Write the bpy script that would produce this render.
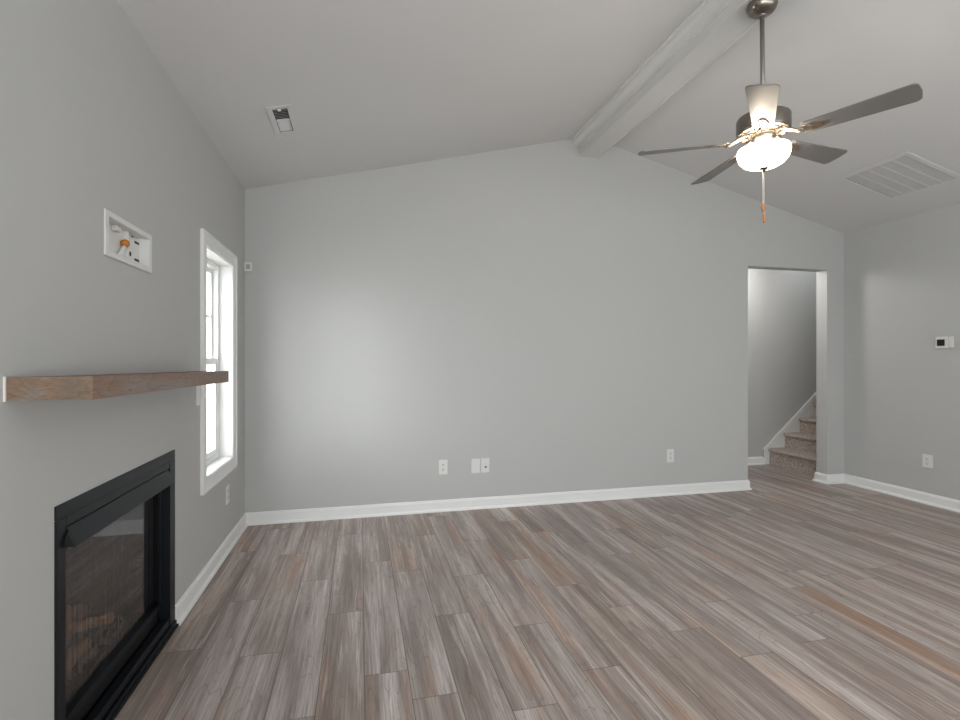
import bpy, bmesh, math, random
from mathutils import Vector, Matrix
for o in list(bpy.data.objects): bpy.data.objects.remove(o)
S = bpy.context.scene
COL = S.collection
PI = math.pi
R = math.radians
random.seed(7)

# ---------------------------------------------------------------- camera
XL, YB, XR, ZE, ZR = -.829, 4.007, 4.686, 2.481, 3.1625      # left wall, back wall, right wall, eaves, ridge
XM = (XL + XR) / 2
SL = (ZR - ZE) / (XM - XL)
YF = -3.3                                                      # wall behind the camera
cam_d = bpy.data.cameras.new('camera'); cam = bpy.data.objects.new('camera', cam_d); COL.objects.link(cam)
cam.location = (0, 0, 1.22); cam.rotation_euler = (PI / 2, 0, -.235)
cam_d.sensor_width = 36; cam_d.lens = 500.9 / 960 * 36; cam_d.clip_start = .02
S.camera = cam

# ---------------------------------------------------------------- world, lights, exposure
S.view_settings.view_transform = 'Standard'; S.view_settings.look = 'None'
S.view_settings.gamma = 1; S.view_settings.use_curve_mapping = False
S.view_settings.exposure = .71
W = bpy.data.worlds.new('world'); S.world = W; W.use_nodes = True
bg = W.node_tree.nodes['Background']; bg.inputs[0].default_value = (.93, .97, 1, 1); bg.inputs[1].default_value = 11

def area(name, loc, rot, sx, sy, power, col=(1, 1, 1)):
    l = bpy.data.lights.new(name, 'AREA'); l.shape = 'RECTANGLE'; l.size = sx; l.size_y = sy; l.energy = power; l.color = col
    o = bpy.data.objects.new(name, l); COL.objects.link(o); o.location = loc; o.rotation_euler = rot
    return o
area('patio_door_daylight', (.6, YF + .05, 1.1), (R(90), 0, R(-8)), 2.6, 1.9, 22, (.93, .975, 1))
area('ceiling_fill', (1.8, -2.0, .95), (R(138), 0, 0), 4.4, 1.2, 54, (.93, .975, 1))  # unseen fill added behind the camera to lift the far ceiling
area('right_wall_fill', (XL + .05, -1.6, 1.3), (R(90), 0, R(-90)), 1.6, 1.6, 52, (.93, .975, 1))  # added fill, no window stands here; brightens the right wall
area('left_wall_fill', (XR - .05, -1.8, 1.4), (R(90), 0, R(90)), 1.8, 1.4, 26, (.93, .975, 1))  # invented source on the right, added to brighten the left wall
hl = bpy.data.lights.new('hall_lamp', 'POINT'); hl.energy = 11; hl.shadow_soft_size = .08; hl.color = (1, .98, .95)
ho = bpy.data.objects.new('hall_lamp', hl); COL.objects.link(ho); ho.location = (4.0, 4.52, 2.2)

# ---------------------------------------------------------------- materials
def rgb(h):
    v = [((int(h[i:i + 2], 16) / 255)) for i in (0, 2, 4)]
    return tuple(c / 12.92 if c <= .04045 else ((c + .055) / 1.055) ** 2.4 for c in v) + (1,)
def mat(name, col, rough=.6, metal=0, bump=0, bscale=200, spec=.5, emit=None, es=0, vary=0, vscale=3):
    m = bpy.data.materials.new(name); m.use_nodes = True; nt = m.node_tree; p = nt.nodes['Principled BSDF']
    c = rgb(col) if isinstance(col, str) else tuple(col) + (1,)
    p.inputs['Base Color'].default_value = c
    p.inputs['Roughness'].default_value = rough; p.inputs['Metallic'].default_value = metal
    p.inputs['Specular IOR Level'].default_value = spec
    tc = nt.nodes.new('ShaderNodeTexCoord')
    if vary:
        n = nt.nodes.new('ShaderNodeTexNoise'); n.inputs['Scale'].default_value = vscale; n.inputs['Detail'].default_value = 3
        nt.links.new(tc.outputs['Object'], n.inputs['Vector'])
        mx = nt.nodes.new('ShaderNodeMix'); mx.data_type = 'RGBA'
        mx.inputs[6].default_value = tuple(x * (1 - vary) for x in c[:3]) + (1,); mx.inputs[7].default_value = tuple(min(1, x * (1 + vary)) for x in c[:3]) + (1,)
        nt.links.new(n.outputs['Fac'], mx.inputs[0]); nt.links.new(mx.outputs[2], p.inputs['Base Color'])
    if bump:
        n = nt.nodes.new('ShaderNodeTexNoise'); n.inputs['Scale'].default_value = bscale; n.inputs['Detail'].default_value = 2
        b = nt.nodes.new('ShaderNodeBump'); b.inputs['Strength'].default_value = bump; b.inputs['Distance'].default_value = .001
        nt.links.new(tc.outputs['Object'], n.inputs['Vector']); nt.links.new(n.outputs['Fac'], b.inputs['Height']); nt.links.new(b.outputs[0], p.inputs['Normal'])
    if emit:
        p.inputs['Emission Color'].default_value = rgb(emit); p.inputs['Emission Strength'].default_value = es
    return m
M = {}
M['wall'] = mat('wall_paint', 'b9b9b7', .75, bump=.15, bscale=260, spec=.3, vary=.012)
M['ceil'] = mat('ceiling_paint', 'd0cfce', .85, bump=.12, bscale=220, spec=.2, vary=.01)
M['trim'] = mat('trim_paint', 'e6e6e4', .4, spec=.4)
M['beam'] = mat('beam_paint', 'cfcecb', .55, spec=.3)
M['plate'] = mat('white_plastic', 'dad9d6', .35)
M['plate2'] = mat('white_plastic_device', 'd6d5d0', .3)
M['dark'] = mat('dark_slot', '141414', .6)
M['nickel'] = mat('brushed_nickel', '8c857c', .3, metal=1, bump=.1, bscale=400)
M['rod'] = mat('nickel_rod', '85837f', .42, metal=.6)
M['bronze'] = mat('bronze_cap', '6d5a45', .35, metal=1)
M['blade'] = mat('silver_blade', '7c7a77', .42, metal=.35, vary=.04, vscale=20)
M['iron'] = mat('blade_iron', '93877a', .38, metal=.9)
M['chain'] = mat('pull_chain', 'c9c4bd', .4, metal=.3)
M['fob'] = mat('wooden_fob', 'b5763f', .5, vary=.2, vscale=60)
M['black'] = mat('black_metal', '0f1419', .40, metal=.1, spec=.3)
M['blackmatte'] = mat('matte_black', '0c0c0d', .6)  # flat black of the clip, lower panel, strip, shell and burner tray
M['firebox'] = mat('firebox_panel', '1c1b1c', .7, bump=.5, bscale=60, vary=.2, vscale=20)
M['log'] = mat('ceramic_log', '8f6a4c', .85, bump=.8, bscale=40, vary=.35, vscale=14)
M['ember'] = mat('ember_bed', '6a6056', .95, bump=1, bscale=120, vary=.6, vscale=60)
M['vinyl'] = mat('white_vinyl', 'eeeeec', .35)
M['louvre'] = mat('louvre_shaded', 'bdbcb9', .6)  # darker than the ceiling paint: shade on the blades put into the colour
M['duct'] = mat('duct_interior', '3a3a39', .8)
M['orange'] = mat('orange_cap', 'b9741f', .5, vary=.2, vscale=80)
M['screen'] = mat('device_screen', '1d1e1d', .15)
M['siding'] = mat('pale_siding', 'd8d6d0', .6)
M['ground'] = mat('pale_gravel', 'b8b6b0', .9, vary=.3, vscale=6)
M['carpet'] = None

def new_mat(name):
    m = bpy.data.materials.new(name); m.use_nodes = True; nt = m.node_tree
    return m, nt, nt.nodes['Principled BSDF'], nt.nodes, nt.links
def mathn(nt, op, a, b=None, c=None):
    n = nt.nodes.new('ShaderNodeMath'); n.operation = op
    for i, v in enumerate((a, b, c)):
        if v is None: continue
        if isinstance(v, (int, float)): n.inputs[i].default_value = v
        else: nt.links.new(v, n.inputs[i])
    return n.outputs[0]
def ramp(nt, fac, stops):
    n = nt.nodes.new('ShaderNodeValToRGB'); nt.links.new(fac, n.inputs[0]); e = n.color_ramp.elements
    e[0].position, e[0].color = stops[0][0], rgb(stops[0][1]); e[1].position, e[1].color = stops[-1][0], rgb(stops[-1][1])
    for p, c in stops[1:-1]:
        x = e.new(p); x.color = rgb(c)
    return n.outputs[0]
def mixc(nt, fac, a, b, mode='MIX'):
    n = nt.nodes.new('ShaderNodeMix'); n.data_type = 'RGBA'; n.blend_type = mode
    for i, v in ((0, fac), (6, a), (7, b)):
        if isinstance(v, (int, float)): n.inputs[i].default_value = v
        elif isinstance(v, tuple): n.inputs[i].default_value = v
        else: nt.links.new(v, n.inputs[i])
    return n.outputs[2]

def floor_material():
    m, nt, p, N, L = new_mat('vinyl_plank')
    uv = N.new('ShaderNodeUVMap'); uv.uv_map = 'plank'
    at = N.new('ShaderNodeAttribute'); at.attribute_name = 'rnd'
    sx = N.new('ShaderNodeSeparateXYZ'); L.new(uv.outputs[0], sx.inputs[0]); u, v = sx.outputs[0], sx.outputs[1]
    sr = N.new('ShaderNodeSeparateColor'); L.new(at.outputs['Color'], sr.inputs[0]); r1, r2, r3 = sr.outputs
    def coords(su, sv, k):
        c = N.new('ShaderNodeCombineXYZ')
        L.new(mathn(nt, 'MULTIPLY_ADD', u, su, mathn(nt, 'MULTIPLY', r1, 37.3 * k)), c.inputs[0])
        L.new(mathn(nt, 'MULTIPLY_ADD', v, sv, mathn(nt, 'MULTIPLY', r2, 51.7 * k)), c.inputs[1])
        L.new(mathn(nt, 'MULTIPLY', r3, 20 * k), c.inputs[2]); return c.outputs[0]
    def noise(vec, sc, det=4, ro=.55, dist=0):
        n = N.new('ShaderNodeTexNoise'); L.new(vec, n.inputs['Vector']); n.inputs['Scale'].default_value = sc
        n.inputs['Detail'].default_value = det; n.inputs['Roughness'].default_value = ro; n.inputs['Distortion'].default_value = dist; return n.outputs['Fac']
    broad = noise(coords(.7, 12, 1), 1, 2, .5, .4)          # broad lighter and darker bands along the plank
    mid = noise(coords(1.6, 42, 1.7), 1, 5, .65, .9)
    streak = noise(coords(4.0, 150, 1.3), 1, 4, .65, .6)      # fine grain
    blot = noise(coords(7, 17, .9), 1, 3, .6, .2)
    # cathedral figure: rings of a stretched, warped field
    wp = noise(coords(1.3, 7.5, 1), 1, 2, .45, .2)
    ring = mathn(nt, 'FRACT', mathn(nt, 'MULTIPLY', wp, 15))
    ringd = ramp(nt, ring, [(.0, 'ffffff'), (.10, '555555'), (.30, '000000'), (1, '000000')])
    base = ramp(nt, r3, [(0, '8f857f'), (.2, '99918c'), (.4, '8f837b'), (.6, '9c948f'), (.8, '928478'), (1, '8b8079')])
    c1 = ramp(nt, broad, [(.28, '685d56'), (.44, '877c76'), (.56, 'a69e99'), (.70, 'c2bcb7')])
    c = mixc(nt, .6, base, c1)
    warm = ramp(nt, noise(coords(1.0, 9, 2), 1, 2, .5, .3), [(.55, '000000'), (.75, 'ffffff')])
    c = mixc(nt, mathn(nt, 'MULTIPLY', warm, .46), c, rgb('a8805f'))
    figm = ramp(nt, noise(coords(.9, 5, 3), 1, 1, .5), [(.36, '000000'), (.52, 'ffffff')])
    c = mixc(nt, mathn(nt, 'MULTIPLY', mathn(nt, 'MULTIPLY', ringd, figm), .5), c, rgb('5a4e46'))
    c = mixc(nt, mathn(nt, 'MULTIPLY', ramp(nt, mid, [(.34, 'ffffff'), (.50, '000000')]), .42), c, rgb('685c55'))
    c = mixc(nt, mathn(nt, 'MULTIPLY', ramp(nt, mid, [(.57, '000000'), (.68, 'ffffff')]), .50), c, rgb('cbc6c1'))
    c = mixc(nt, mathn(nt, 'MULTIPLY', ramp(nt, streak, [(.38, 'ffffff'), (.54, '000000')]), .42), c, rgb('5c5049'))
    c = mixc(nt, mathn(nt, 'MULTIPLY', ramp(nt, blot, [(.25, 'ffffff'), (.42, '000000')]), .25), c, rgb('5c5049'))
    # seams
    dv = mathn(nt, 'MINIMUM', v, mathn(nt, 'SUBTRACT', PW, v)); du = mathn(nt, 'MINIMUM', u, mathn(nt, 'SUBTRACT', PL, u))
    d = mathn(nt, 'MINIMUM', dv, du)
    seam = mathn(nt, 'SUBTRACT', 1, mathn(nt, 'SMOOTH_MIN', mathn(nt, 'DIVIDE', d, .0028), 1, .1)); seam = mathn(nt, 'MAXIMUM', seam, 0)
    c = mixc(nt, mathn(nt, 'MULTIPLY', seam, .8), c, rgb('3f3630'))
    c = mixc(nt, 1.0, c, FLOOR_TINT, 'MULTIPLY')
    L.new(c, p.inputs['Base Color'])
    L.new(mathn(nt, 'MULTIPLY_ADD', streak, .15, .38), p.inputs['Roughness']); p.inputs['Specular IOR Level'].default_value = .4
    b = N.new('ShaderNodeBump'); b.inputs['Strength'].default_value = .35; b.inputs['Distance'].default_value = .001
    L.new(mathn(nt, 'SUBTRACT', mathn(nt, 'MULTIPLY', streak, .6), mathn(nt, 'MULTIPLY', seam, 1.2)), b.inputs['Height']); L.new(b.outputs[0], p.inputs['Normal'])
    return m
PW, PL, PX0 = .1665, 1.11, .0163
FLOOR_TINT = (1.38, 1.35, 1.36, 1)
M['floor'] = floor_material()

def mantel_material(name, off, stops):
    m, nt, p, N, L = new_mat(name)
    tc = N.new('ShaderNodeTexCoord'); mp = N.new('ShaderNodeMapping'); L.new(tc.outputs['Object'], mp.inputs[0])
    mp.inputs['Location'].default_value = off; mp.inputs['Scale'].default_value = (9, 2.6, 16)
    wp = N.new('ShaderNodeTexNoise'); mp3 = N.new('ShaderNodeMapping'); L.new(tc.outputs['Object'], mp3.inputs[0]); mp3.inputs['Location'].default_value = off; mp3.inputs['Scale'].default_value = (9, 3, 11)
    L.new(mp3.outputs[0], wp.inputs[0]); wp.inputs['Scale'].default_value = 1; wp.inputs['Detail'].default_value = 2; wp.inputs['Distortion'].default_value = .4
    ring = mathn(nt, 'FRACT', mathn(nt, 'MULTIPLY', wp.outputs['Fac'], 11))
    n = N.new('ShaderNodeTexNoise'); L.new(mp.outputs[0], n.inputs[0]); n.inputs['Scale'].default_value = .9; n.inputs['Detail'].default_value = 5
    f = N.new('ShaderNodeTexNoise'); mp2 = N.new('ShaderNodeMapping'); L.new(tc.outputs['Object'], mp2.inputs[0]); mp2.inputs['Scale'].default_value = (60, 8, 260)
    L.new(mp2.outputs[0], f.inputs[0]); f.inputs['Scale'].default_value = 1; f.inputs['Detail'].default_value = 3
    c = ramp(nt, n.outputs['Fac'], stops)
    c = mixc(nt, mathn(nt, 'MULTIPLY', ramp(nt, ring, [(0, 'ffffff'), (.12, 'aaaaaa'), (.85, '000000')]), .55), c, rgb('54463d'))
    c = mixc(nt, mathn(nt, 'MULTIPLY', ramp(nt, f.outputs['Fac'], [(.4, 'ffffff'), (.6, '000000')]), .25), c, rgb('51453d'))
    L.new(c, p.inputs['Base Color']); p.inputs['Roughness'].default_value = .55
    return m
M['mantel'] = mantel_material('stained_wood_front', (0, 0, .088), [(.3, '81736a'), (.45, '8a6f60'), (.56, '8f705e'), (.7, '8f857d')])
M['mantel_end'] = mantel_material('stained_wood_end', (3, 1.2, .8), [(.3, '74675d'), (.45, '8e745e'), (.56, '8f847a'), (.72, 'b5ada4')])

def carpet_material():
    m, nt, p, N, L = new_mat('speckled_carpet')
    tc = N.new('ShaderNodeTexCoord'); n = N.new('ShaderNodeTexNoise'); L.new(tc.outputs['Object'], n.inputs[0]); n.inputs['Scale'].default_value = 75; n.inputs['Detail'].default_value = 4
    n.inputs['Roughness'].default_value = .7
    L.new(ramp(nt, n.outputs['Fac'], [(.32, '7b6f67'), (.48, 'b3a59b'), (.62, 'd2c7be')]), p.inputs['Base Color'])
    p.inputs['Roughness'].default_value = .95; p.inputs['Specular IOR Level'].default_value = .1
    b = N.new('ShaderNodeBump'); b.inputs['Strength'].default_value = .8; b.inputs['Distance'].default_value = .006; L.new(n.outputs['Fac'], b.inputs['Height']); L.new(b.outputs[0], p.inputs['Normal'])
    return m
M['carpet'] = carpet_material()

def clear_glass(name, refl=.9):
    m = bpy.data.materials.new(name); m.use_nodes = True; nt = m.node_tree; N, L = nt.nodes, nt.links; N.clear()
    out = N.new('ShaderNodeOutputMaterial'); mx = N.new('ShaderNodeMixShader'); t = N.new('ShaderNodeBsdfTransparent'); g = N.new('ShaderNodeBsdfGlossy'); g.inputs['Roughness'].default_value = .02
    f = N.new('ShaderNodeFresnel'); f.inputs[0].default_value = 1.45
    L.new(mathn(nt, 'MULTIPLY', f.outputs[0], refl), mx.inputs[0]); L.new(t.outputs[0], mx.inputs[1]); L.new(g.outputs[0], mx.inputs[2]); L.new(mx.outputs[0], out.inputs[0])
    return m
M['glass'] = clear_glass('window_glass', .6)
M['fireglass'] = clear_glass('fireplace_glass', .28)
def mesh_screen():
    m = bpy.data.materials.new('wire_mesh_curtain'); m.use_nodes = True; nt = m.node_tree; N, L = nt.nodes, nt.links; N.clear()
    out = N.new('ShaderNodeOutputMaterial'); mx = N.new('ShaderNodeMixShader'); t = N.new('ShaderNodeBsdfTransparent'); g = N.new('ShaderNodeBsdfPrincipled')
    g.inputs['Base Color'].default_value = rgb('1a1b22'); g.inputs['Roughness'].default_value = .5; g.inputs['Metallic'].default_value = .3
    tc = N.new('ShaderNodeTexCoord'); wv = N.new('ShaderNodeTexWave'); wv.bands_direction = 'Y'; wv.inputs['Scale'].default_value = 22; wv.inputs['Distortion'].default_value = 1.2; wv.inputs['Detail'].default_value = 1; wv.inputs['Detail Scale'].default_value = .3
    L.new(tc.outputs['Object'], wv.inputs[0])
    L.new(mathn(nt, 'MULTIPLY_ADD', wv.outputs['Fac'], .42, .04), mx.inputs[0]); L.new(t.outputs[0], mx.inputs[1]); L.new(g.outputs[0], mx.inputs[2]); L.new(mx.outputs[0], out.inputs[0])
    return m
M['mesh'] = mesh_screen()
def bowl_mat():
    m = bpy.data.materials.new('lit_frosted_glass'); m.use_nodes = True; p = m.node_tree.nodes['Principled BSDF']
    p.inputs['Base Color'].default_value = (.9, .88, .85, 1); p.inputs['Roughness'].default_value = .35
    p.inputs['Emission Color'].default_value = (1, .88, .72, 1); p.inputs['Emission Strength'].default_value = 7.5
    return m
M['bowl'] = bowl_mat()

# ---------------------------------------------------------------- mesh helpers
class MB:
    def __init__(s): s.v = []; s.f = []; s.sm = []
    def add(s, vs, fs, mtx=None, smooth=False):
        b = len(s.v)
        s.v += [tuple(mtx @ Vector(v)) if mtx else tuple(v) for v in vs]
        s.f += [tuple(b + i for i in f) for f in fs]; s.sm += [smooth] * len(fs); return s
    def box(s, x0, x1, y0, y1, z0, z1, mtx=None):
        vs = [(x0, y0, z0), (x1, y0, z0), (x1, y1, z0), (x0, y1, z0), (x0, y0, z1), (x1, y0, z1), (x1, y1, z1), (x0, y1, z1)]
        return s.add(vs, [(0, 3, 2, 1), (4, 5, 6, 7), (0, 1, 5, 4), (1, 2, 6, 5), (2, 3, 7, 6), (3, 0, 4, 7)], mtx)
    def prism(s, pts, d, mtx=None, smooth=False):
        """polygon pts (a,b) in local XY extruded to z=d"""
        n = len(pts); vs = [(a, b, 0) for a, b in pts] + [(a, b, d) for a, b in pts]
        s.add(vs, [tuple(range(n - 1, -1, -1)), tuple(range(n, 2 * n))] + [(i, (i + 1) % n, n + (i + 1) % n, n + i) for i in range(n)], mtx, smooth); return s
    def lathe(s, prof, seg=48, mtx=None, smooth=True):
        vs = []; fs = []
        n = len(prof)
        for k in range(seg):
            a = 2 * PI * k / seg
            for r, z in prof: vs.append((r * math.cos(a), r * math.sin(a), z))
        for k in range(seg):
            for i in range(n - 1):
                a, b = k * n + i, ((k + 1) % seg) * n + i
                fs.append((a, b, b + 1, a + 1))
        return s.add(vs, fs, mtx, smooth)
    def tube(s, pts, r, seg=10, smooth=True, cap=True):
        pts = [Vector(p) for p in pts]; vs = []; fs = []
        for i, p in enumerate(pts):
            t = (pts[min(i + 1, len(pts) - 1)] - pts[max(i - 1, 0)]).normalized()
            a = t.cross(Vector((0, 0, 1)) if abs(t.z) < .9 else Vector((1, 0, 0))).normalized(); b = t.cross(a)
            rr = r[i] if isinstance(r, (list, tuple)) else r
            for k in range(seg):
                q = 2 * PI * k / seg; vs.append(p + a * rr * math.cos(q) + b * rr * math.sin(q))
        for i in range(len(pts) - 1):
            for k in range(seg): fs.append((i * seg + k, i * seg + (k + 1) % seg, (i + 1) * seg + (k + 1) % seg, (i + 1) * seg + k))
        if cap: fs += [tuple(range(seg - 1, -1, -1)), tuple(range((len(pts) - 1) * seg, len(pts) * seg))]
        return s.add(vs, fs, None, smooth)
    def build(s, name, m, parent=None, bevel=0, seg=2, origin=None):
        o0 = Vector(origin) if origin else Vector((0, 0, 0))
        me = bpy.data.meshes.new(name); me.from_pydata([tuple(Vector(v) - o0) for v in s.v], [], s.f); me.update()
        bm = bmesh.new(); bm.from_mesh(me); bmesh.ops.remove_doubles(bm, verts=bm.verts, dist=1e-6); bmesh.ops.recalc_face_normals(bm, faces=bm.faces); bm.to_mesh(me); bm.free()
        if any(s.sm) and len(me.polygons) <= len(s.sm):
            for i, p in enumerate(me.polygons): p.use_smooth = s.sm[i] if i < len(s.sm) else True
        me.materials.append(m)
        o = bpy.data.objects.new(name, me); COL.objects.link(o); o.location = o0
        if parent: o.parent = parent
        if bevel:
            b = o.modifiers.new('bevel', 'BEVEL'); b.width = bevel; b.segments = seg; b.limit_method = 'ANGLE'; b.angle_limit = R(40)
        return o
def tag(o, label=None, cat=None, group=None, kind=None):
    for k, v in (('label', label), ('category', cat), ('group', group), ('kind', kind)):
        if v: o[k] = v
    return o
def empty(name, loc, rz=0):
    o = bpy.data.objects.new(name, None); COL.objects.link(o); o.location = loc; o.rotation_euler = (0, 0, rz); o.empty_display_size = .05; return o
def child(name, mb, m, root, **k):
    """geometry given in root-local coordinates"""
    return mb.build(name, m, root, **k)
def struct(name, mb, m, label=None, **k):
    o = mb.build(name, m, **k); tag(o, label, None, None, 'structure'); return o

def slab(mb, u0, u1, v0, v1, holes, th, P):
    """slab with rectangular holes; P(u,v,n) -> world, n=0 the room face, n=th the far face"""
    us = sorted({u0, u1} | {h[0] for h in holes} | {h[1] for h in holes}); vs = sorted({v0, v1} | {h[2] for h in holes} | {h[3] for h in holes})
    solid = lambda i, j: 0 <= i < len(us) - 1 and 0 <= j < len(vs) - 1 and not any(h[0] <= (us[i] + us[i + 1]) / 2 <= h[1] and h[2] <= (vs[j] + vs[j + 1]) / 2 <= h[3] for h in holes)
    def q(*pts): mb.add([P(*p) for p in pts], [(0, 1, 2, 3)])
    for i in range(len(us) - 1):
        for j in range(len(vs) - 1):
            if not solid(i, j): continue
            a, b, c, d = us[i], us[i + 1], vs[j], vs[j + 1]
            q((a, c, 0), (b, c, 0), (b, d, 0), (a, d, 0)); q((a, c, th), (b, c, th), (b, d, th), (a, d, th))
            if not solid(i - 1, j): q((a, c, 0), (a, d, 0), (a, d, th), (a, c, th))
            if not solid(i + 1, j): q((b, c, 0), (b, d, 0), (b, d, th), (b, c, th))
            if not solid(i, j - 1): q((a, c, 0), (b, c, 0), (b, c, th), (a, c, th))
            if not solid(i, j + 1): q((a, d, 0), (b, d, 0), (b, d, th), (a, d, th))
    return mb

# ---------------------------------------------------------------- floor
def make_floor():
    known = {-5: 2.333, -4: 2.747, -3: 2.230, -2: 1.801, -1: 2.5055, 0: 1.984, 1: 1.806, 2: 2.369, 3: 1.666, 4: 2.192, 5: 1.818, 6: 1.42, 7: 2.253, 8: 1.985, 9: 1.75}
    x0, x1, y0, y1 = XL - .13, XR + .12, YF - .1, 5.0
    vs, fs, uvs, rn = [], [], [], []
    rg = random.Random(11)
    for c in range(-7, 31):
        a, b = PX0 + c * PW, PX0 + (c + 1) * PW
        ca, cb = max(a, x0), min(b, x1)
        if cb - ca < 1e-4: continue
        off = known.get(c, rg.uniform(0, PL))
        k = math.floor((y0 - off) / PL)
        while off + k * PL < y1:
            p, q = off + k * PL, off + (k + 1) * PL
            cp, cq = max(p, y0), min(q, y1); k += 1
            if cq - cp < 1e-4: continue
            n = len(vs); rr = (rg.random(), rg.random(), rg.random(), 1)
            for (x, y) in ((ca, cp), (cb, cp), (cb, cq), (ca, cq)):
                vs.append((x, y, 0)); uvs.append((y - p, x - a)); rn.append(rr)
            fs.append((n, n + 1, n + 2, n + 3))
    me = bpy.data.meshes.new('floor'); me.from_pydata(vs, [], fs); me.update()
    ul = me.uv_layers.new(name='plank'); ca = me.color_attributes.new('rnd', 'FLOAT_COLOR', 'CORNER')
    ul = me.uv_layers['plank']; ca = me.color_attributes['rnd']
    for i, l in enumerate(me.loops):
        ul.data[i].uv = uvs[l.vertex_index]; ca.data[i].color = rn[l.vertex_index]
    me.materials.append(M['floor'])
    o = bpy.data.objects.new('floor', me); COL.objects.link(o); tag(o, 'grey brown wood plank floor', kind='structure')
make_floor()

# ---------------------------------------------------------------- room shell
WY0, WY1, WZ0, WZ1 = 2.945 + .072, 3.698 - .072, .497 + .072, 1.922 - .072       # window opening inside its casing
FY0, FY1, FZ = 1.634, 2.558, .810
TY0, TY1, TZ0, TZ1 = 1.932, 2.270, 1.588, 1.708                                   # recessed media box opening
mb = MB(); slab(mb, YF - .12, YB + .12, 0, ZE + .0, [(WY0, WY1, WZ0, WZ1), (FY0 + .006, FY1 - .006, 0, FZ - .006), (TY0, TY1, TZ0, TZ1)], .14, lambda u, v, n: (XL - n, u, v))
struct('wall_left', mb, M['wall'], 'left wall, painted grey')
mb = MB(); slab(mb, YF - .12, YB + .12, 0, ZE, [], .12, lambda u, v, n: (XR + n, u, v))
struct('wall_right', mb, M['wall'], 'right wall, painted grey')
def gable(mb, y, th):
    mb.prism([(XL, ZE), (XR, ZE), (XM, ZR)], th, Matrix.Translation((0, y + th, 0)) @ Matrix.Rotation(PI / 2, 4, 'X'))
DX0, DX1, DZ = 3.558, 4.4796, 2.109
mb = MB(); slab(mb, XL, XR, 0, ZE, [(DX0, DX1, 0, DZ)], .12, lambda u, v, n: (u, YB + n, v)); gable(mb, YB, .12)
struct('wall_back', mb, M['wall'], 'back wall, painted grey, with the hall opening')
mb = MB(); slab(mb, XL, XR, 0, ZE, [], .12, lambda u, v, n: (u, YF - n, v)); gable(mb, YF - .12, .12)
struct('wall_front', mb, M['wall'])
# ceiling: two slopes
ca = math.atan(SL)
def PLs(u, v, n): return (XL + u * math.cos(ca) - n * math.sin(ca), v, ZE + u * math.sin(ca) + n * math.cos(ca))
def PRs(u, v, n): return (XR - u * math.cos(ca) + n * math.sin(ca), v, ZE + u * math.sin(ca) + n * math.cos(ca))
SLEN = (XM - XL) / math.cos(ca)
VU0, VU1, VV0, VV1 = .378, .456, 2.885, 3.165
RU0, RU1, RV0, RV1 = (XR - 4.315) / math.cos(ca), (XR - 3.82) / math.cos(ca), 2.795, 3.262
mb = MB()
slab(mb, -.14, SLEN + .02, YF - .12, YB + .12, [(VU0, VU1, VV0, VV1)], .10, PLs)
slab(mb, -.14, SLEN + .02, YF - .12, YB + .12, [(RU0, RU1, RV0, RV1)], .10, PRs)
struct('ceiling', mb, M['ceil'], 'vaulted painted ceiling')

# ridge beam with crown mouldings
def beam():
    half, bz, ax = .0898, 2.978, .168
    zc = ZR - SL * ax
    left = [(-.0, ZR - .002), (-ax, zc + .001), (-ax, zc - .010), (-ax + .010, zc - .012)]
    for i in range(7):                                          # cove
        t = i / 6; a = t * PI / 2
        left.append((-ax + .014 + .056 * (1 - math.cos(a)), zc - .014 - .050 * math.sin(a)))
    left += [(-half - .006, zc - .066), (-half - .006, zc - .078), (-half, zc - .080), (-half, bz + .018), (-half - .003, bz + .016), (-half - .003, bz), (-half + .014, bz), (-half + .016, bz + .004)]
    prof = left + [(-x, z) for x, z in reversed(left[1:])]
    m = MB(); m.prism([(x + XM, z) for x, z in prof], YB - YF, Matrix.Translation((0, YB, 0)) @ Matrix.Rotation(PI / 2, 4, 'X'))
    struct('trim_1', m, M['beam'], 'white painted ridge beam with crown moulding')
beam()

# baseboards
BP = [(0, 0), (.026, 0), (.026, .004), (.022, .013), (.014, .019), (.013, .022), (.013, .074), (.009, .080), (.008, .086), (.004, .091), (0, .091)]
def base_run(mb, p0, p1, nrm, m0=0, m1=0):
    """profile swept from p0 to p1; nrm = inward normal; m0/m1: +1 outside mitre (extends), -1 inside mitre, 0 square"""
    d = (Vector(p1) - Vector(p0)).normalized(); n = Vector(nrm)
    vs = []
    for P, sgn, mm in ((Vector(p0), -1, m0), (Vector(p1), 1, m1)):
        for (a, b) in BP:
            q = P + n * a + d * sgn * mm * a; vs.append((q.x, q.y, b))
    k = len(BP)
    mb.add(vs, [tuple(range(k)), tuple(range(2 * k - 1, k - 1, -1))] + [(i, (i + 1) % k, k + (i + 1) % k, k + i) for i in range(k)])
def base(name, runs, label=None):
    mb = MB()
    for r in runs: base_run(mb, *r)
    struct(name, mb, M['trim'], label)
base('baseboard_left', [((XL, FY1 + .002), (XL, YB), (1, 0), 0, -1), ((XL, YF), (XL, FY0 - .002), (1, 0), -1, 0)])
base('baseboard_back', [((XL, YB), (DX0, YB), (0, -1), -1, 1), ((DX0, YB), (DX0, YB + .12), (1, 0), 1, 1)])
base('baseboard_corner', [((DX1, YB), (XR, YB), (0, -1), 1, -1), ((DX1, YB + .12), (DX1, YB), (-1, 0), 1, 1)])
base('baseboard_right', [((XR, YF), (XR, YB), (-1, 0), -1, -1)])
base('baseboard_front', [((XL, YF), (XR, YF), (0, 1), -1, -1)])
HY, SX = 4.94, 4.665
base('baseboard_hall', [((2.2, HY), (4.590, HY), (0, -1), 0, 0)])

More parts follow.
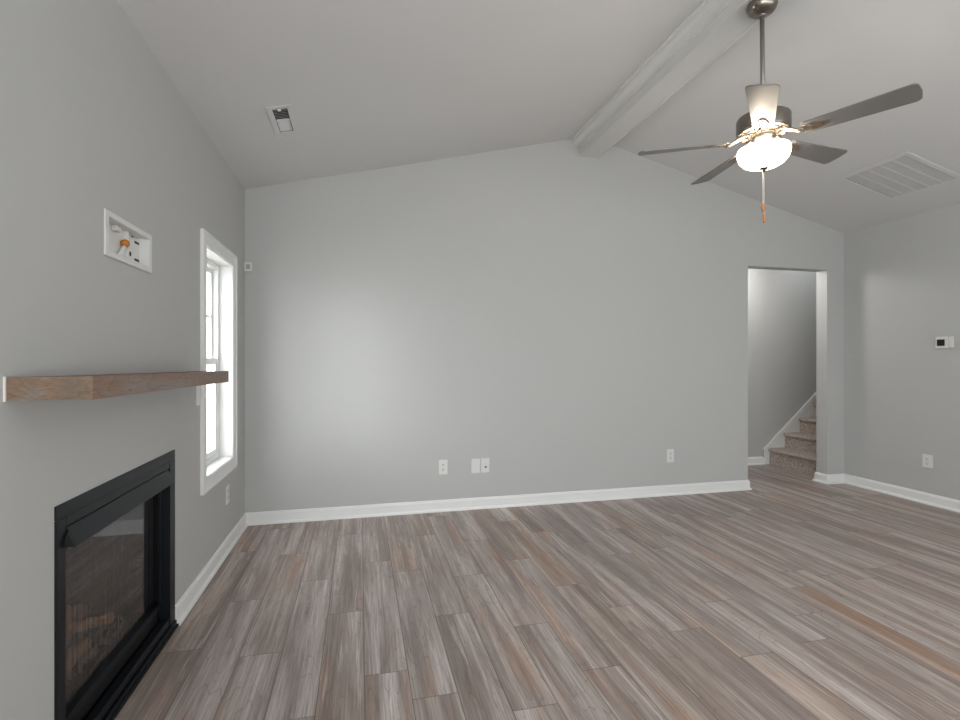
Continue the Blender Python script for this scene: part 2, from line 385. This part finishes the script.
# hall and stairwell beyond the opening
mb = MB(); slab(mb, 2.08, 6.6, 0, 5.0, [], .12, lambda u, v, n: (u, HY + n, v)); struct('wall_hall', mb, M['wall'], 'hall wall rising beside the stairs')
mb = MB(); slab(mb, YB + .12, HY, 0, 5.0, [], .12, lambda u, v, n: (2.2 - n, u, v)); struct('wall_hall_left', mb, M['wall'])
mb = MB(); slab(mb, YB, HY + .12, 0, 5.0, [], .12, lambda u, v, n: (6.6 + n, u, v)); struct('wall_stairwell_end', mb, M['wall'])
mb = MB(); slab(mb, XR + .12, 6.6, 0, 5.0, [], .12, lambda u, v, n: (u, YB + n, v)); slab(mb, 2.08, XR + .12, ZR + .12, 5.0, [], .12, lambda u, v, n: (u, YB + n, v)); struct('wall_stairwell', mb, M['wall'])
mb = MB(); mb.box(2.08, 4.75, YB + .12, HY, 2.44, 2.56); struct('ceiling_hall', mb, M['ceil'])
mb = MB(); mb.box(2.08, 6.72, YB, HY + .12, 5.0, 5.1); struct('ceiling_stairwell', mb, M['ceil'])

def stairs():
    root = tag(empty('staircase', (SX, (YB + .12 + HY) / 2, 0)), 'carpeted stairs climbing to the right beyond the wall opening', 'stairs')
    run, rise, y0, y1 = .2155, .1725, YB + .122, HY - .014
    for k in range(8):
        zt = .188 + .1725 * k; xn = 4.652 + run * k; zb = 0 if k == 0 else zt - rise - .001
        pts = [(xn + .020, zb), (xn + .020, zt - .045), (xn + .014, zt - .040)]
        for i in range(7):
            a = R(-120) - i * R(150) / 6; pts.append((xn + .022 + .022 * math.cos(a), zt - .022 + .022 * math.sin(a)))
        pts += [(xn + run + .04, zt), (xn + run + .04, zb)]
        m = MB(); m.prism(pts, y1 - y0, Matrix.Translation((0, y1, 0)) @ Matrix.Rotation(PI / 2, 4, 'X'))
        o = m.build('step', M['carpet'], bevel=.004); o.parent = root; o.matrix_parent_inverse = Matrix.Translation(root.location).inverted()
    # skirt board against the hall wall, with a cap moulding
    x1, z1 = 6.4, .180 + (6.4 - 4.59) * .857
    m = MB(); m.prism([(4.590, 0), (4.590, .182), (x1, z1), (x1, z1 - .45), (4.9, 0)], .012, Matrix.Translation((0, HY - .001, 0)) @ Matrix.Rotation(PI / 2, 4, 'X'))
    o = m.build('skirt_board', M['trim']); o.parent = root; o.matrix_parent_inverse = Matrix.Translation(root.location).inverted()
    m = MB(); w = .05
    m.prism([(4.590, 0), (4.590, .182), (x1, z1), (x1, z1 - w * 1.32), (4.590 + w * .6, .182 - w * .55), (4.590 + w * .6, 0)], .022, Matrix.Translation((0, HY - .001, 0)) @ Matrix.Rotation(PI / 2, 4, 'X'))
    c = m.build('cap_moulding', M['trim'], bevel=.003); c.parent = o
stairs()

# ---------------------------------------------------------------- window
def window():
    root = tag(empty('window_1', (XL, (WY0 + WY1) / 2, WZ0)), 'tall white double hung window behind the mantel end', None, None, 'structure')
    inv = Matrix.Translation(root.location).inverted()
    def part(name, mb, m, par=None, **k):
        o = mb.build(name, m, **k); o.parent = par or root
        if not par: o.matrix_parent_inverse = inv
        return o
    def ring(y0, y1, z0, z1, w, xa, xb):
        m = MB(); m.box(xa, xb, y0, y0 + w, z0, z1); m.box(xa, xb, y1 - w, y1, z0, z1); m.box(xa, xb, y0 + w, y1 - w, z0, z0 + w); m.box(xa, xb, y0 + w, y1 - w, z1 - w, z1); return m
    def casing(y0, y1, z0, z1, w):
        # picture-frame casing with a stepped profile, mitred by concentric rings
        m = MB(); prof = [(0, .0), (0, .017), (.012, .019), (.018, .014), (.060, .011), (.068, .013), (w, .008), (w, 0)]
        loops = []
        for d, h in prof: loops.append([(XL + h, y0 + d, z0 + d), (XL + h, y1 - d, z0 + d), (XL + h, y1 - d, z1 - d), (XL + h, y0 + d, z1 - d)])
        vs = [p for l in loops for p in l]; fs = []
        for i in range(len(loops) - 1):
            for k in range(4): fs.append((i * 4 + k, i * 4 + (k + 1) % 4, (i + 1) * 4 + (k + 1) % 4, (i + 1) * 4 + k))
        m.add(vs, fs); return m
    part('casing', casing(2.945, 3.698, .497, 1.922, .078), M['trim'])
    part('jamb', ring(WY0, WY1, WZ0, WZ1, .008, XL - .135, XL + .006), M['trim'])
    y0, y1, z0, z1 = WY0 + .008, WY1 - .008, WZ0 + .008, WZ1 - .008
    part('window_frame', ring(y0, y1, z0, z1, .034, XL - .135, XL - .075), M['vinyl'], bevel=.002)
    zm = (z0 + z1) / 2
    a, b = y0 + .034, y1 - .034
    up = part('upper_sash', ring(a, b, zm - .018, z1 - .034, .032, XL - .128, XL - .106), M['vinyl'], bevel=.002)
    part('glass_pane', MB().box(XL - .119, XL - .115, a + .032, b - .032, zm + .014, z1 - .066), M['glass'], up)
    part('muntin', MB().box(XL - .122, XL - .112, a + .032, b - .032, 1.492, 1.508), M['vinyl'], up)
    lo = part('lower_sash', ring(a, b, z0 + .034, zm + .020, .036, XL - .103, XL - .080), M['vinyl'], bevel=.002)
    part('glass_pane', MB().box(XL - .094, XL - .090, a + .036, b - .036, z0 + .070, zm - .016), M['glass'], lo)
    part('sash_lock', MB().box(XL - .10, XL - .078, (a + b) / 2 - .03, (a + b) / 2 + .03, zm + .018, zm + .032), M['vinyl'], lo, bevel=.003)
window()

def outside():
    m = MB(); m.box(-30, XL - .3, -6, 40, -.6, -.5); struct('ground', m, M['ground'], 'pale ground outside the window')
    root = tag(empty('neighbouring_house', (-5.2, 14, -.5)), 'pale sided house seen through the window', 'house')
    inv = Matrix.Translation(root.location).inverted()
    m = MB()
    for k in range(40):
        z = -.5 + k * .16
        m.add([(-5.2, 3, z), (-5.2, 26, z), (-5.225, 26, z + .16), (-5.225, 3, z + .16), (-5.225, 3, z), (-5.225, 26, z)], [(0, 1, 2, 3), (0, 1, 5, 4)])
    m.box(-11, -5.226, 3, 26, -.5, 5.9)
    o = m.build('siding_wall', M['siding']); o.parent = root; o.matrix_parent_inverse = inv
    m = MB(); m.prism([(-11.6, 5.7), (-4.7, 5.7), (-8.1, 8.2)], 23.6, Matrix.Translation((0, 26.3, 0)) @ Matrix.Rotation(PI / 2, 4, 'X'))
    o = m.build('roof', mat('roof_shingle', '6c6a68', .9)); o.parent = root; o.matrix_parent_inverse = inv
outside()

# ---------------------------------------------------------------- fireplace
def fireplace():
    root = tag(empty('fireplace', (XL, (FY0 + FY1) / 2, 0)), 'black metal gas fireplace set into the left wall below the mantel', 'fireplace')
    inv = Matrix.Translation(root.location).inverted()
    def part(name, mb, m, par=None, **k):
        o = mb.build(name, m, **k); o.parent = par or root
        if not par: o.matrix_parent_inverse = inv
        return o
    X = XL; a, b, t = FY0, FY1, FZ
    m = MB(); m.box(X - .03, X + .005, a, a + .047, .0, t - .041); m.box(X - .03, X + .005, b - .062, b, .0, t - .041); m.box(X - .03, X + .005, a, b, t - .040, t)
    part('surround_frame', m, M['black'], bevel=.0015)
    part('upper_louvre', MB().box(X - .03, X + .004, a + .050, b - .065, .738, .7695), M['black'], bevel=.002)
    m = MB(); m.prism([(X - .03, .7355), (X + .004, .7355), (X + .030, .680), (X + .026, .676), (X - .006, .70), (X - .03, .70)], b - .082 - (a + .052), Matrix.Translation((0, b - .082, 0)) @ Matrix.Rotation(PI / 2, 4, 'X'))
    part('hood', m, M['black'])
    part('hood_end_clip', MB().prism([(X + .004, .700), (X + .010, .722), (X + .029, .690), (X + .029, .682), (X + .004, .682)], .012, Matrix.Translation((0, a + .053, 0)) @ Matrix.Rotation(PI / 2, 4, 'X')), M['blackmatte'])
    # inner glass frame
    ya, yb, za, zb = a + .050, b - .064, .135, .698
    m = MB(); m.box(X - .04, X - .014, ya, ya + .016, za, zb); m.box(X - .04, X - .028, yb - .008, yb, za, zb); m.box(X - .04, X - .012, ya, yb, zb - .035, zb); m.box(X - .06, X - .030, ya, yb, .118, .145)
    part('glass_frame', m, M['black'], bevel=.0015)
    part('lower_panel', MB().box(X - .06, X - .045, ya, yb, .055, .118), M['blackmatte'])
    m = MB(); m.box(X - .03, X + .012, a, b, .0, .030); m.box(X - .03, X + .002, a + .047, b - .062, .036, .066); m.box(X - .03, X - .004, a + .05, b - .065, .028, .05)
    part('base_rail', m, M['black'], bevel=.002)
    part('floor_strip', MB().box(X, X + .020, a - .002, b + .008, 0.0005, .010), M['blackmatte'], bevel=.002)
    gp = part('glass_pane', MB().box(X - .048, X - .045, ya + .005, yb - .005, .13, zb - .01), M['fireglass'])
    # mesh curtain in soft vertical pleats
    vs, fs = [], []
    n = 220
    for i in range(n + 1):
        y = ya + .008 + (yb - ya - .016) * i / n
        x = X - .064 + .004 * math.sin(i * 2 * PI / 7) + .002 * math.sin(i * .31)
        vs += [(x, y, .14), (x, y, zb - .012)]
    for i in range(n): fs.append((2 * i, 2 * i + 2, 2 * i + 3, 2 * i + 1))
    part('mesh_curtain', MB().add(vs, fs, None, True), M['mesh'])
    # firebox: floor, sides splayed towards the back, back, top, as one shell
    xf, xb = X - .075, X - .43
    A = [(xf, ya - .0), (xf, yb + .0), (xb, yb - .13), (xb, ya + .13)]
    vs = [(x, y, .115) for x, y in A] + [(x, y, zb + .01) for x, y in A]
    O = [(xf, ya - .03), (xf, yb + .03), (xb - .03, yb - .10), (xb - .03, ya + .10)]
    vs += [(x, y, .08) for x, y in O] + [(x, y, zb + .04) for x, y in O]
    fs = [(0, 1, 2, 3), (4, 7, 6, 5), (1, 5, 6, 2), (2, 6, 7, 3), (3, 7, 4, 0), (8, 9, 10, 11), (12, 15, 14, 13), (9, 13, 14, 10), (10, 14, 15, 11), (11, 15, 12, 8), (0, 1, 9, 8), (4, 5, 13, 12), (1, 5, 13, 9), (0, 4, 12, 8)]
    part('firebox', MB().add(vs, fs), M['firebox'])
    m = MB(); ca_, cb_ = FY0 + .008, FY1 - .008; zt_ = FZ - .008; xo, xi = X - .56, X - .034
    m.box(xo, xi, ca_, ca_ + .016, 0, zt_); m.box(xo, xi, cb_ - .016, cb_, 0, zt_); m.box(xo, xi, ca_, cb_, zt_ - .016, zt_); m.box(xo, xi, ca_, cb_, 0, .016); m.box(xo - .01, xo, ca_, cb_, 0, zt_)
    part('light_block_shell', m, M['blackmatte'])  # unseen shell added to keep outdoor light from leaking into the fireplace
    rg = random.Random(3)
    m = MB()
    for i in range(260):
        y = rg.uniform(ya + .10, yb - .12); x = rg.uniform(X - .34, X - .11); s = rg.uniform(.008, .022)
        vs = [(x + s * math.cos(q) * rg.uniform(.7, 1.2), y + s * math.sin(q) * rg.uniform(.7, 1.2), .118 + rg.uniform(0, .03)) for q in (0, 2.1, 4.2)] + [(x, y, .135 + s + rg.uniform(0, .012))]
        m.add(vs, [(0, 2, 1), (0, 1, 3), (1, 2, 3), (2, 0, 3)])
    e = part('ember_bed', m, M['ember']); e['kind'] = 'stuff'
    part('burner_tray', MB().box(X - .35, X - .10, ya + .09, yb - .11, .1155, .130), M['blackmatte'], bevel=.003)
    def log(p, q, r):
        p, q = Vector(p), Vector(q); pts = [p + (q - p) * i / 8 + Vector((rg.uniform(-.006, .006), 0, rg.uniform(-.005, .005))) for i in range(9)]
        return MB().tube(pts, [r * rg.uniform(.85, 1.1) for _ in pts], 12)
    part('log', log((X - .28, ya + .13, .185), (X - .27, yb - .15, .20), .036), M['log'])
    part('log', log((X - .15, ya + .12, .165), (X - .17, yb - .33, .165), .026), M['log'])
    part('log', log((X - .13, ya + .20, .215), (X - .27, yb - .26, .265), .023), M['log'])
    part('log', log((X - .14, yb - .20, .19), (X - .26, yb - .40, .245), .023), M['log'])
fireplace()

# ---------------------------------------------------------------- mantel
def mantel():
    root = tag(empty('mantel_shelf', (XL, 2.095, 1.12)), 'grey brown wooden mantel shelf mounted on the left wall above the fireplace', 'mantel shelf')
    y0, y1, x1 = 1.432, 2.753, -.645
    def zt(y): return 1.179 - (y - y0) * .0145 / 1.32
    def zb(y): return 1.1218 - (y - y0) * .012 / 1.32
    def blk(xa, xb, ya, yb, da=0, db=0):
        m = MB(); vs = [(x - XL, y - 2.095, z - 1.12) for (x, y, z) in
            ((xa, ya, zb(ya) + da), (xb, ya, zb(ya) + da), (xb, yb, zb(yb) + da), (xa, yb, zb(yb) + da), (xa, ya, zt(ya) + db), (xb, ya, zt(ya) + db), (xb, yb, zt(yb) + db), (xa, yb, zt(yb) + db))]
        return m.add(vs, [(0, 3, 2, 1), (4, 5, 6, 7), (0, 1, 5, 4), (1, 2, 6, 5), (2, 3, 7, 6), (3, 0, 4, 7)])
    child('shelf_core', blk(XL, x1 - .018, y0 + .018, y1 - .018, .001, -.001), M['mantel'], root)
    def piece(pts):
        """plan outline pts (x, y) mitred at the corners, between the sloping bottom and top"""
        m = MB(); vs = [(x - XL, y - 2.095, zb(y) - 1.12) for x, y in pts] + [(x - XL, y - 2.095, zt(y) - 1.12) for x, y in pts]
        return m.add(vs, [(3, 2, 1, 0), (4, 5, 6, 7), (0, 1, 5, 4), (1, 2, 6, 5), (2, 3, 7, 6), (3, 0, 4, 7)])
    t = .018
    child('front_board', piece([(x1, y0), (x1, y1), (x1 - t, y1 - t), (x1 - t, y0 + t)]), M['mantel'], root)
    child('end_board', piece([(XL + .001, y0), (x1, y0), (x1 - t, y0 + t), (XL + .001, y0 + t)]), M['mantel_end'], root)
    child('end_board', piece([(XL + .001, y1), (x1, y1), (x1 - t, y1 - t), (XL + .001, y1 - t)]), M['mantel_end'], root)
    m = MB(); m.box(0, .004, y0 - 2.099, y0 - 2.095, .0, .060)
    child('caulk_bead', m, M['trim'], root)
mantel()

# ---------------------------------------------------------------- recessed media box
def media_box():
    root = tag(empty('recessed_wall_box', (XL, 2.10, 1.648)), 'white recessed cable and power box high on the left wall above the mantel', 'wall box')
    def bx(m, xa, xb, ya, yb, za, zb): return m.box(xa, xb, ya - 2.10, yb - 2.10, za - 1.648, zb - 1.648)
    a, b, c, d = 1.909, 2.2935, 1.571, 1.7245; D = -.036
    m = MB(); bx(m, 0, .006, a, TY0 + .002, c, d); bx(m, 0, .006, TY1 - .002, b, c, d); bx(m, 0, .006, TY0 + .002, TY1 - .002, c, TZ0 + .002); bx(m, 0, .006, TY0 + .002, TY1 - .002, TZ1 - .002, d)
    child('flange', m, M['plate'], root, bevel=.002)
    m = MB(); bx(m, D - .005, D, TY0, TY1, TZ0, TZ1)
    for (e, f, g, h) in ((TY0, TY0 + .003, TZ0, TZ1), (TY1 - .003, TY1, TZ0, TZ1), (TY0, TY1, TZ0, TZ0 + .003), (TY0, TY1, TZ1 - .003, TZ1)): bx(m, D - .005, .004, e, f, g, h)
    child('back_box', m, M['plate'], root)
    m = MB(); bx(m, D, -.022, 2.150, 2.155, TZ0 + .003, TZ1 - .003); child('divider', m, M['plate'], root)
    m = MB(); bx(m, D, D + .006, 2.168, 2.264, TZ0 + .008, TZ1 - .010); o = child('power_outlet', m, M['plate'], root, bevel=.002)
    for (ya, yb, za, zb) in ((2.222, 2.262, 1.682, 1.691), (2.222, 2.262, 1.614, 1.623), (2.178, 2.192, 1.624, 1.640), (2.196, 2.210, 1.699, 1.704)):
        m = MB(); bx(m, D + .0058, D + .0068, ya, yb, za - .004, zb - .004); child('slot', m, M['dark'], o)
    m = MB(); bx(m, D, D + .018, 2.045, 2.085, 1.684, 1.704); child('cable_clip', m, M['plate2'], root, bevel=.003)
    m = MB(); m.tube([(D + .005, -.020, -.054), (D + .008, -.004, -.036), (D + .012, .010, -.016), (D + .014, .018, -.004)], .0065, 10); cb = child('cable', m, M['plate2'], root)
    m = MB(); m.tube([(D + .014, .010, .006), (D + .014, .022, .007), (D + .014, .034, .005)], [.012, .015, .012], 12); child('orange_cap', m, M['orange'], cb)
media_box()

# ---------------------------------------------------------------- wall plates
def plate(name, loc, rz, kind, label, cat, group=None, w=.072, h=.117):
    """local: x across, z up, y = -out of wall"""
    root = tag(empty(name, loc, rz), label, cat, group)
    child('cover_plate', MB().box(-w / 2, w / 2, -.006, 0, -h / 2, h / 2), M['plate'], root, bevel=.0025)
    if kind == 'duplex':
        for s in (-1, 1):
            zc = s * .0195
            pts = [(.0165 * math.cos(t), .0145 * math.sin(t)) for t in [i * PI / 8 for i in range(16)]]
            m = MB(); m.prism(pts, .0025, Matrix.Translation((0, -.006, zc)) @ Matrix.Rotation(PI / 2, 4, 'X')); r = child('receptacle', m, M['plate2'], root)
            for (xa, xb, za, zb) in ((-.0075, -.005, -.002, .008), (.005, .0075, -.002, .007), (-.002, .002, -.010, -.005)):
                child('slot', MB().box(xa, xb, -.0092, -.0082, zc + za, zc + zb), M['dark'], r)
    elif kind == 'coax':
        m = MB(); m.lathe([(0, 0), (.007, 0), (.007, .010), (.0045, .010), (.0045, .012), (0, .012)], 12, Matrix.Translation((.004, -.006, -.012)) @ Matrix.Rotation(PI / 2, 4, 'X')); child('coax_jack', m, M['dark'], root)
        child('data_jack', MB().box(-.006, .012, -.0085, -.006, .012, .028), M['plate2'], root, bevel=.001)
    elif kind == 'switch':
        child('rocker', MB().box(-.016, .016, -.010, -.006, -.033, .033), M['plate2'], root, bevel=.002)
    elif kind == 'blank':
        for z in (-.046, .046):
            m = MB(); m.lathe([(0, .0012), (.0032, .0012), (.0032, 0)], 10, Matrix.Translation((0, -.006, z)) @ Matrix.Rotation(PI / 2, 4, 'X'))
            child('screw', m, M['plate2'], root)
G = None
plate('power_outlet', (.652, YB, .355), 0, 'duplex', 'white power outlet low on the back wall, leftmost of the back wall plates', 'outlet')
plate('blank_wall_plate', (.9214, YB, .352), 0, 'blank', 'plain blank white wall plate on the back wall, beside the jack plate', 'wall plate')
plate('jack_wall_plate', (1.002, YB, .352), 0, 'coax', 'white jack plate with a dark hole, right of the blank plate', 'wall plate')
plate('power_outlet', (2.727, YB, .3542), 0, 'duplex', 'white power outlet on the back wall nearest the hall opening', 'outlet')
plate('power_outlet', (XR, 3.248, .361), R(-90), 'duplex', 'white power outlet on the right wall below the thermostat', 'outlet', w=.08, h=.112)
plate('power_outlet', (XL, 3.50, .358), R(90), 'duplex', 'white power outlet low on the left wall below the window', 'outlet')
plate('light_switch', (XL, 2.912, 1.040), R(90), 'switch', 'white switch plate beside the window, half hidden by the mantel', 'switch')

def thermostat():
    root = tag(empty('thermostat', (XR, 3.118, 1.366), R(-90)), 'white thermostat with a dark square screen on the right wall', 'thermostat')
    # local x = -world y ; out of wall = -y
    child('wall_backplate', MB().box(-.055, .062, -.006, 0, -.046, .046), M['plate'], root, bevel=.003)
    b = child('body', MB().box(-.062, .030, -.020, -.006, -.050, .048), M['plate'], root, bevel=.004)
    child('screen', MB().box(-.048, .008, -.0215, -.0195, -.030, .024), M['screen'], b)
    child('side_cover', MB().box(.031, .060, -.016, -.006, -.046, .046), M['plate2'], root, bevel=.003)
thermostat()
def sensor():
    root = tag(empty('motion_sensor', (-.801, YB, 1.905), 0), 'small square white sensor on the back wall at the left corner', 'sensor')
    child('wall_bracket', MB().box(-.020, .020, -.012, 0, -.026, .026), M['plate2'], root, bevel=.002)
    b = child('housing', MB().box(-.026, .028, -.036, -.010, -.034, .034), M['plate'], root, bevel=.006)
    child('lens_window', MB().box(-.014, .016, -.0375, -.0355, -.018, .018), mat('grey_lens', 'a5a4a1', .3), b, bevel=.001)
sensor()

# ---------------------------------------------------------------- ceiling grilles
def frame_mtx(P, u, v):
    o = Vector(P(u, v, 0)); ex = (Vector(P(u + 1, v, 0)) - o); ey = (Vector(P(u, v + 1, 0)) - o); ez = (Vector(P(u, v, 1)) - o)
    return Matrix(((ex.x, ey.x, ez.x, o.x), (ex.y, ey.y, ez.y, o.y), (ex.z, ey.z, ez.z, o.z), (0, 0, 0, 1)))
def vent():
    uc, vc = (VU0 + VU1) / 2, (VV0 + VV1) / 2
    root = tag(empty('supply_vent', (0, 0, 0)), 'small rectangular white air register on the left ceiling slope', 'vent'); root.matrix_world = frame_mtx(PLs, uc, vc)
    hu, hv = (VU1 - VU0) / 2, (VV1 - VV0) / 2
    m = MB(); fw = .030
    m.box(-hu - fw, -hu, -hv - fw, hv + fw, -.006, 0); m.box(hu, hu + fw, -hv - fw, hv + fw, -.006, 0); m.box(-hu, hu, -hv - fw, -hv, -.006, 0); m.box(-hu, hu, hv, hv + fw, -.006, 0)
    child('flange', m, M['ceil'], root, bevel=.002)
    m = MB(); t = .004
    m.box(-hu, -hu + t, -hv, hv, 0, .088); m.box(hu - t, hu, -hv, hv, 0, .088); m.box(-hu, hu, -hv, -hv + t, 0, .088); m.box(-hu, hu, hv - t, hv, 0, .088); m.box(-hu, hu, -hv, hv, .088, .092)
    child('duct_boot', m, M['duct'], root)
    for (v0, v1, ang) in ((-hv + .012, -.006, R(24)), (.012, hv + .002, R(146))):
        k = 7 if ang < 1 else 11
        for i in range(k):
            v = v0 + (v1 - v0) * (i + .5) / k
            m = MB(); m.box(-hu + .001, hu - .001, 0, .016, -.0005, .0005, Matrix.Translation((0, v, .001)) @ Matrix.Rotation(ang, 4, 'X'))
            child('louvre', m, M['ceil'], root)
    child('centre_bar', MB().box(-hu, hu, -.004, .004, -.004, .004), M['ceil'], root)
    child('damper_lever', MB().box(-.012, .006, -hv + .004, -hv + .012, -.010, .004), M['trim'], root)
vent()
def return_grille():
    uc, vc = (RU0 + RU1) / 2, (RV0 + RV1) / 2
    root = tag(empty('return_air_grille', (0, 0, 0)), 'large square white return air grille on the right ceiling slope', 'grille'); root.matrix_world = frame_mtx(PRs, uc, vc)
    hu, hv, fw = (RU1 - RU0) / 2, (RV1 - RV0) / 2, .040
    m = MB()
    m.box(-hu - fw, -hu, -hv - fw, hv + fw, -.006, 0); m.box(hu, hu + fw, -hv - fw, hv + fw, -.006, 0); m.box(-hu, hu, -hv - fw, -hv, -.006, 0); m.box(-hu, hu, hv, hv + fw, -.006, 0)
    child('flange', m, M['ceil'], root, bevel=.003)
    m = MB(); t = .004
    m.box(-hu, -hu + t, -hv, hv, 0, .045); m.box(hu - t, hu, -hv, hv, 0, .045); m.box(-hu, hu, -hv, -hv + t, 0, .045); m.box(-hu, hu, hv - t, hv, 0, .045); m.box(-hu, hu, -hv, hv, .045, .048)
    child('duct_plenum', m, M['duct'], root)
    n = 30
    for i in range(n):
        u = -hu + 2 * hu * (i + .5) / n
        # local +u climbs towards the ridge, so blades lean up towards the ridge and close to a viewer below it
        m = MB(); m.box(0, .020, -hv + .0005, hv - .0005, -.0005, .0005, Matrix.Translation((u - .008, 0, -.003)) @ Matrix.Rotation(R(-46), 4, 'Y'))
        child('louvre', m, M['louvre'], root)
    for i in range(1, 5):
        v = -hv + 2 * hv * i / 5
        child('support_bar', MB().box(-hu, hu, v - .0025, v + .0025, -.0035, .004), M['ceil'], root)
return_grille()

# ---------------------------------------------------------------- ceiling fan
def fan():
    FX, FY = XM - .002, 2.078
    root = tag(empty('ceiling_fan', (FX, FY, 2.978)), 'brushed nickel five blade ceiling fan with a lit glass bowl, hung from the beam', 'ceiling fan')
    root.rotation_euler = (0, -.013, 0)
    Z = lambda z: z - 2.978
    prof = [(0, 0), (.060, 0), (.066, -.003), (.069, -.012), (.067, -.026), (.058, -.042), (.042, -.053), (.026, -.058), (.024, -.060), (0, -.060)]
    child('canopy', MB().lathe(prof, 48), M['nickel'], root)
    m = MB(); m.lathe([(0, -.050), (.019, -.052), (.020, -.062), (.013, -.068), (0, -.068)], 24); child('hanger_ball', m, M['rod'], root)
    m = MB(); m.tube([(0, 0, -.055), (0, 0, Z(2.455))], .0105, 20); child('downrod', m, M['rod'], root)
    m = MB(); m.lathe([(0, Z(2.50)), (.018, Z(2.50)), (.020, Z(2.47)), (.032, Z(2.45)), (0, Z(2.45))], 24); child('coupling_cover', m, M['nickel'], root)
    m = MB(); m.lathe([(0, Z(2.455)), (.05, Z(2.440)), (.100, Z(2.424)), (.116, Z(2.416)), (.120, Z(2.408)), (.120, Z(2.348)), (.117, Z(2.338)), (.108, Z(2.334)), (.100, Z(2.338)), (.085, Z(2.332)), (.05, Z(2.330)), (0, Z(2.330))], 64)
    mh = child('motor_housing', m, M['nickel'], root)
    m = MB()
    for k in range(10):
        a = 2 * PI * k / 10 + .2; m.lathe([(.016, 0), (.020, -.004), (.016, -.008)], 14, Matrix.Translation((.084 * math.cos(a), .084 * math.sin(a), Z(2.334))))
    child('vent_ring', m, M['iron'], mh)
    m = MB(); m.lathe([(0, Z(2.331)), (.055, Z(2.331)), (.057, Z(2.312)), (.048, Z(2.304)), (.046, Z(2.276)), (.038, Z(2.268)), (.034, Z(2.20)), (0, Z(2.20))], 32); child('switch_housing', m, M['nickel'], root)
    # frosted glass bowl, open at the top
    outer = [(.018, 2.166), (.045, 2.169), (.070, 2.177), (.092, 2.190), (.108, 2.208), (.116, 2.228), (.118, 2.248), (.115, 2.262)]
    inner = [(.112, 2.262), (.114, 2.248), (.112, 2.229), (.104, 2.211), (.089, 2.194), (.068, 2.181), (.045, 2.173), (.018, 2.170)]
    m = MB(); m.lathe([(r, Z(z)) for r, z in outer + inner], 64); child('glass_bowl', m, M['bowl'], root)
    m = MB(); m.lathe([(0, Z(2.172)), (.020, Z(2.170)), (.021, Z(2.165)), (.014, Z(2.160)), (.006, Z(2.154)), (.004, Z(2.148)), (0, Z(2.147))], 24); child('finial', m, M['bronze'], root)
    # pull chains with wooden fobs
    for (dx, dy, z0, z1) in ((-.009, -.002, 2.158, 1.997), (.003, .003, 2.158, 1.944)):
        n = int((z0 - z1) / .006); mm = MB()
        mm.tube([(dx, dy, Z(z0 - (z0 - z1) * i / n)) for i in range(n + 1)], [.0022 if i % 2 else .0012 for i in range(n + 1)], 6)
        c = child('pull_chain', mm, M['chain'], root)
        mm = MB(); mm.lathe([(0, Z(z1)), (.0035, Z(z1)), (.0062, Z(z1 - .008)), (.0075, Z(z1 - .030)), (.006, Z(z1 - .044)), (0, Z(z1 - .046))], 14, Matrix.Translation((dx, dy, 0)))
        child('wooden_fob', mm, M['fob'], c)
    # blades
    ph, rt, tx, ty, zb = -1.070, .589, .010, -.008, 2.303
    for k in range(5):
        a = ph + k * 2 * PI / 5
        dz = (tx * math.cos(a) + ty * math.sin(a))
        B = Matrix.Translation((0, 0, Z(zb))) @ Matrix.Rotation(a, 4, 'Z') @ Matrix.Rotation(-dz, 4, 'Y')
        T = B @ Matrix.Rotation(R(-13), 4, 'X')
        # blade outline
        r0, w0, w1 = .165, .045, .062; rc = .024
        pts = [(r0, -w0 + .012), (r0 + .012, -w0)]
        pts += [(rt - rc + rc * math.sin(t) - 0, -w1 + rc - rc * math.cos(t)) for t in [i * PI / 12 for i in range(7)]]
        pts += [(rt + .004, 0)] + [(x, -y) for x, y in reversed(pts[2:])] + [(r0 + .012, w0), (r0, w0 - .012)]
        m = MB(); m.prism(pts, .006, T @ Matrix.Translation((0, 0, -.003)))
        b = child('fan_blade', m, M['blade'], root, bevel=.0015)
        # blade iron: curved arm from the motor, forked pad under the blade
        m = MB()
        arm = [(.065, 0, .024), (.095, 0, .022), (.125, 0, .010), (.150, 0, -.004), (.175, 0, -.008)]
        for s in (-1, 1):
            m.tube([B @ Vector((x, s * (.018 if i < 3 else .014), z)) for i, (x, y, z) in enumerate(arm)], .0055, 8)
        pad = [(.160, -.012), (.185, -.022), (.225, -.026), (.262, -.012), (.270, 0), (.262, .012), (.225, .026), (.185, .022), (.160, .012)]
        m.prism(pad, .004, T @ Matrix.Translation((0, 0, -.0072)))
        ir = child('blade_iron', m, M['iron'], root)
        for (x, y) in ((.205, -.014), (.205, .014), (.248, 0)):
            m = MB(); m.lathe([(0, -.0025), (.0042, -.0018), (.005, 0)], 10, T @ Matrix.Translation((x, y, -.0072))); child('screw', m, M['bronze'], ir)
    # bulbs inside the bowl
    for k in range(3):
        a = k * 2 * PI / 3 + .5
        l = bpy.data.lights.new('fan_bulb', 'POINT'); l.energy = 1.1; l.color = (1, .84, .66); l.shadow_soft_size = .010
        o = bpy.data.objects.new('fan_bulb', l); COL.objects.link(o); o.location = (FX + .010 + .060 * math.cos(a), FY + .060 * math.sin(a), 2.257)
fan()
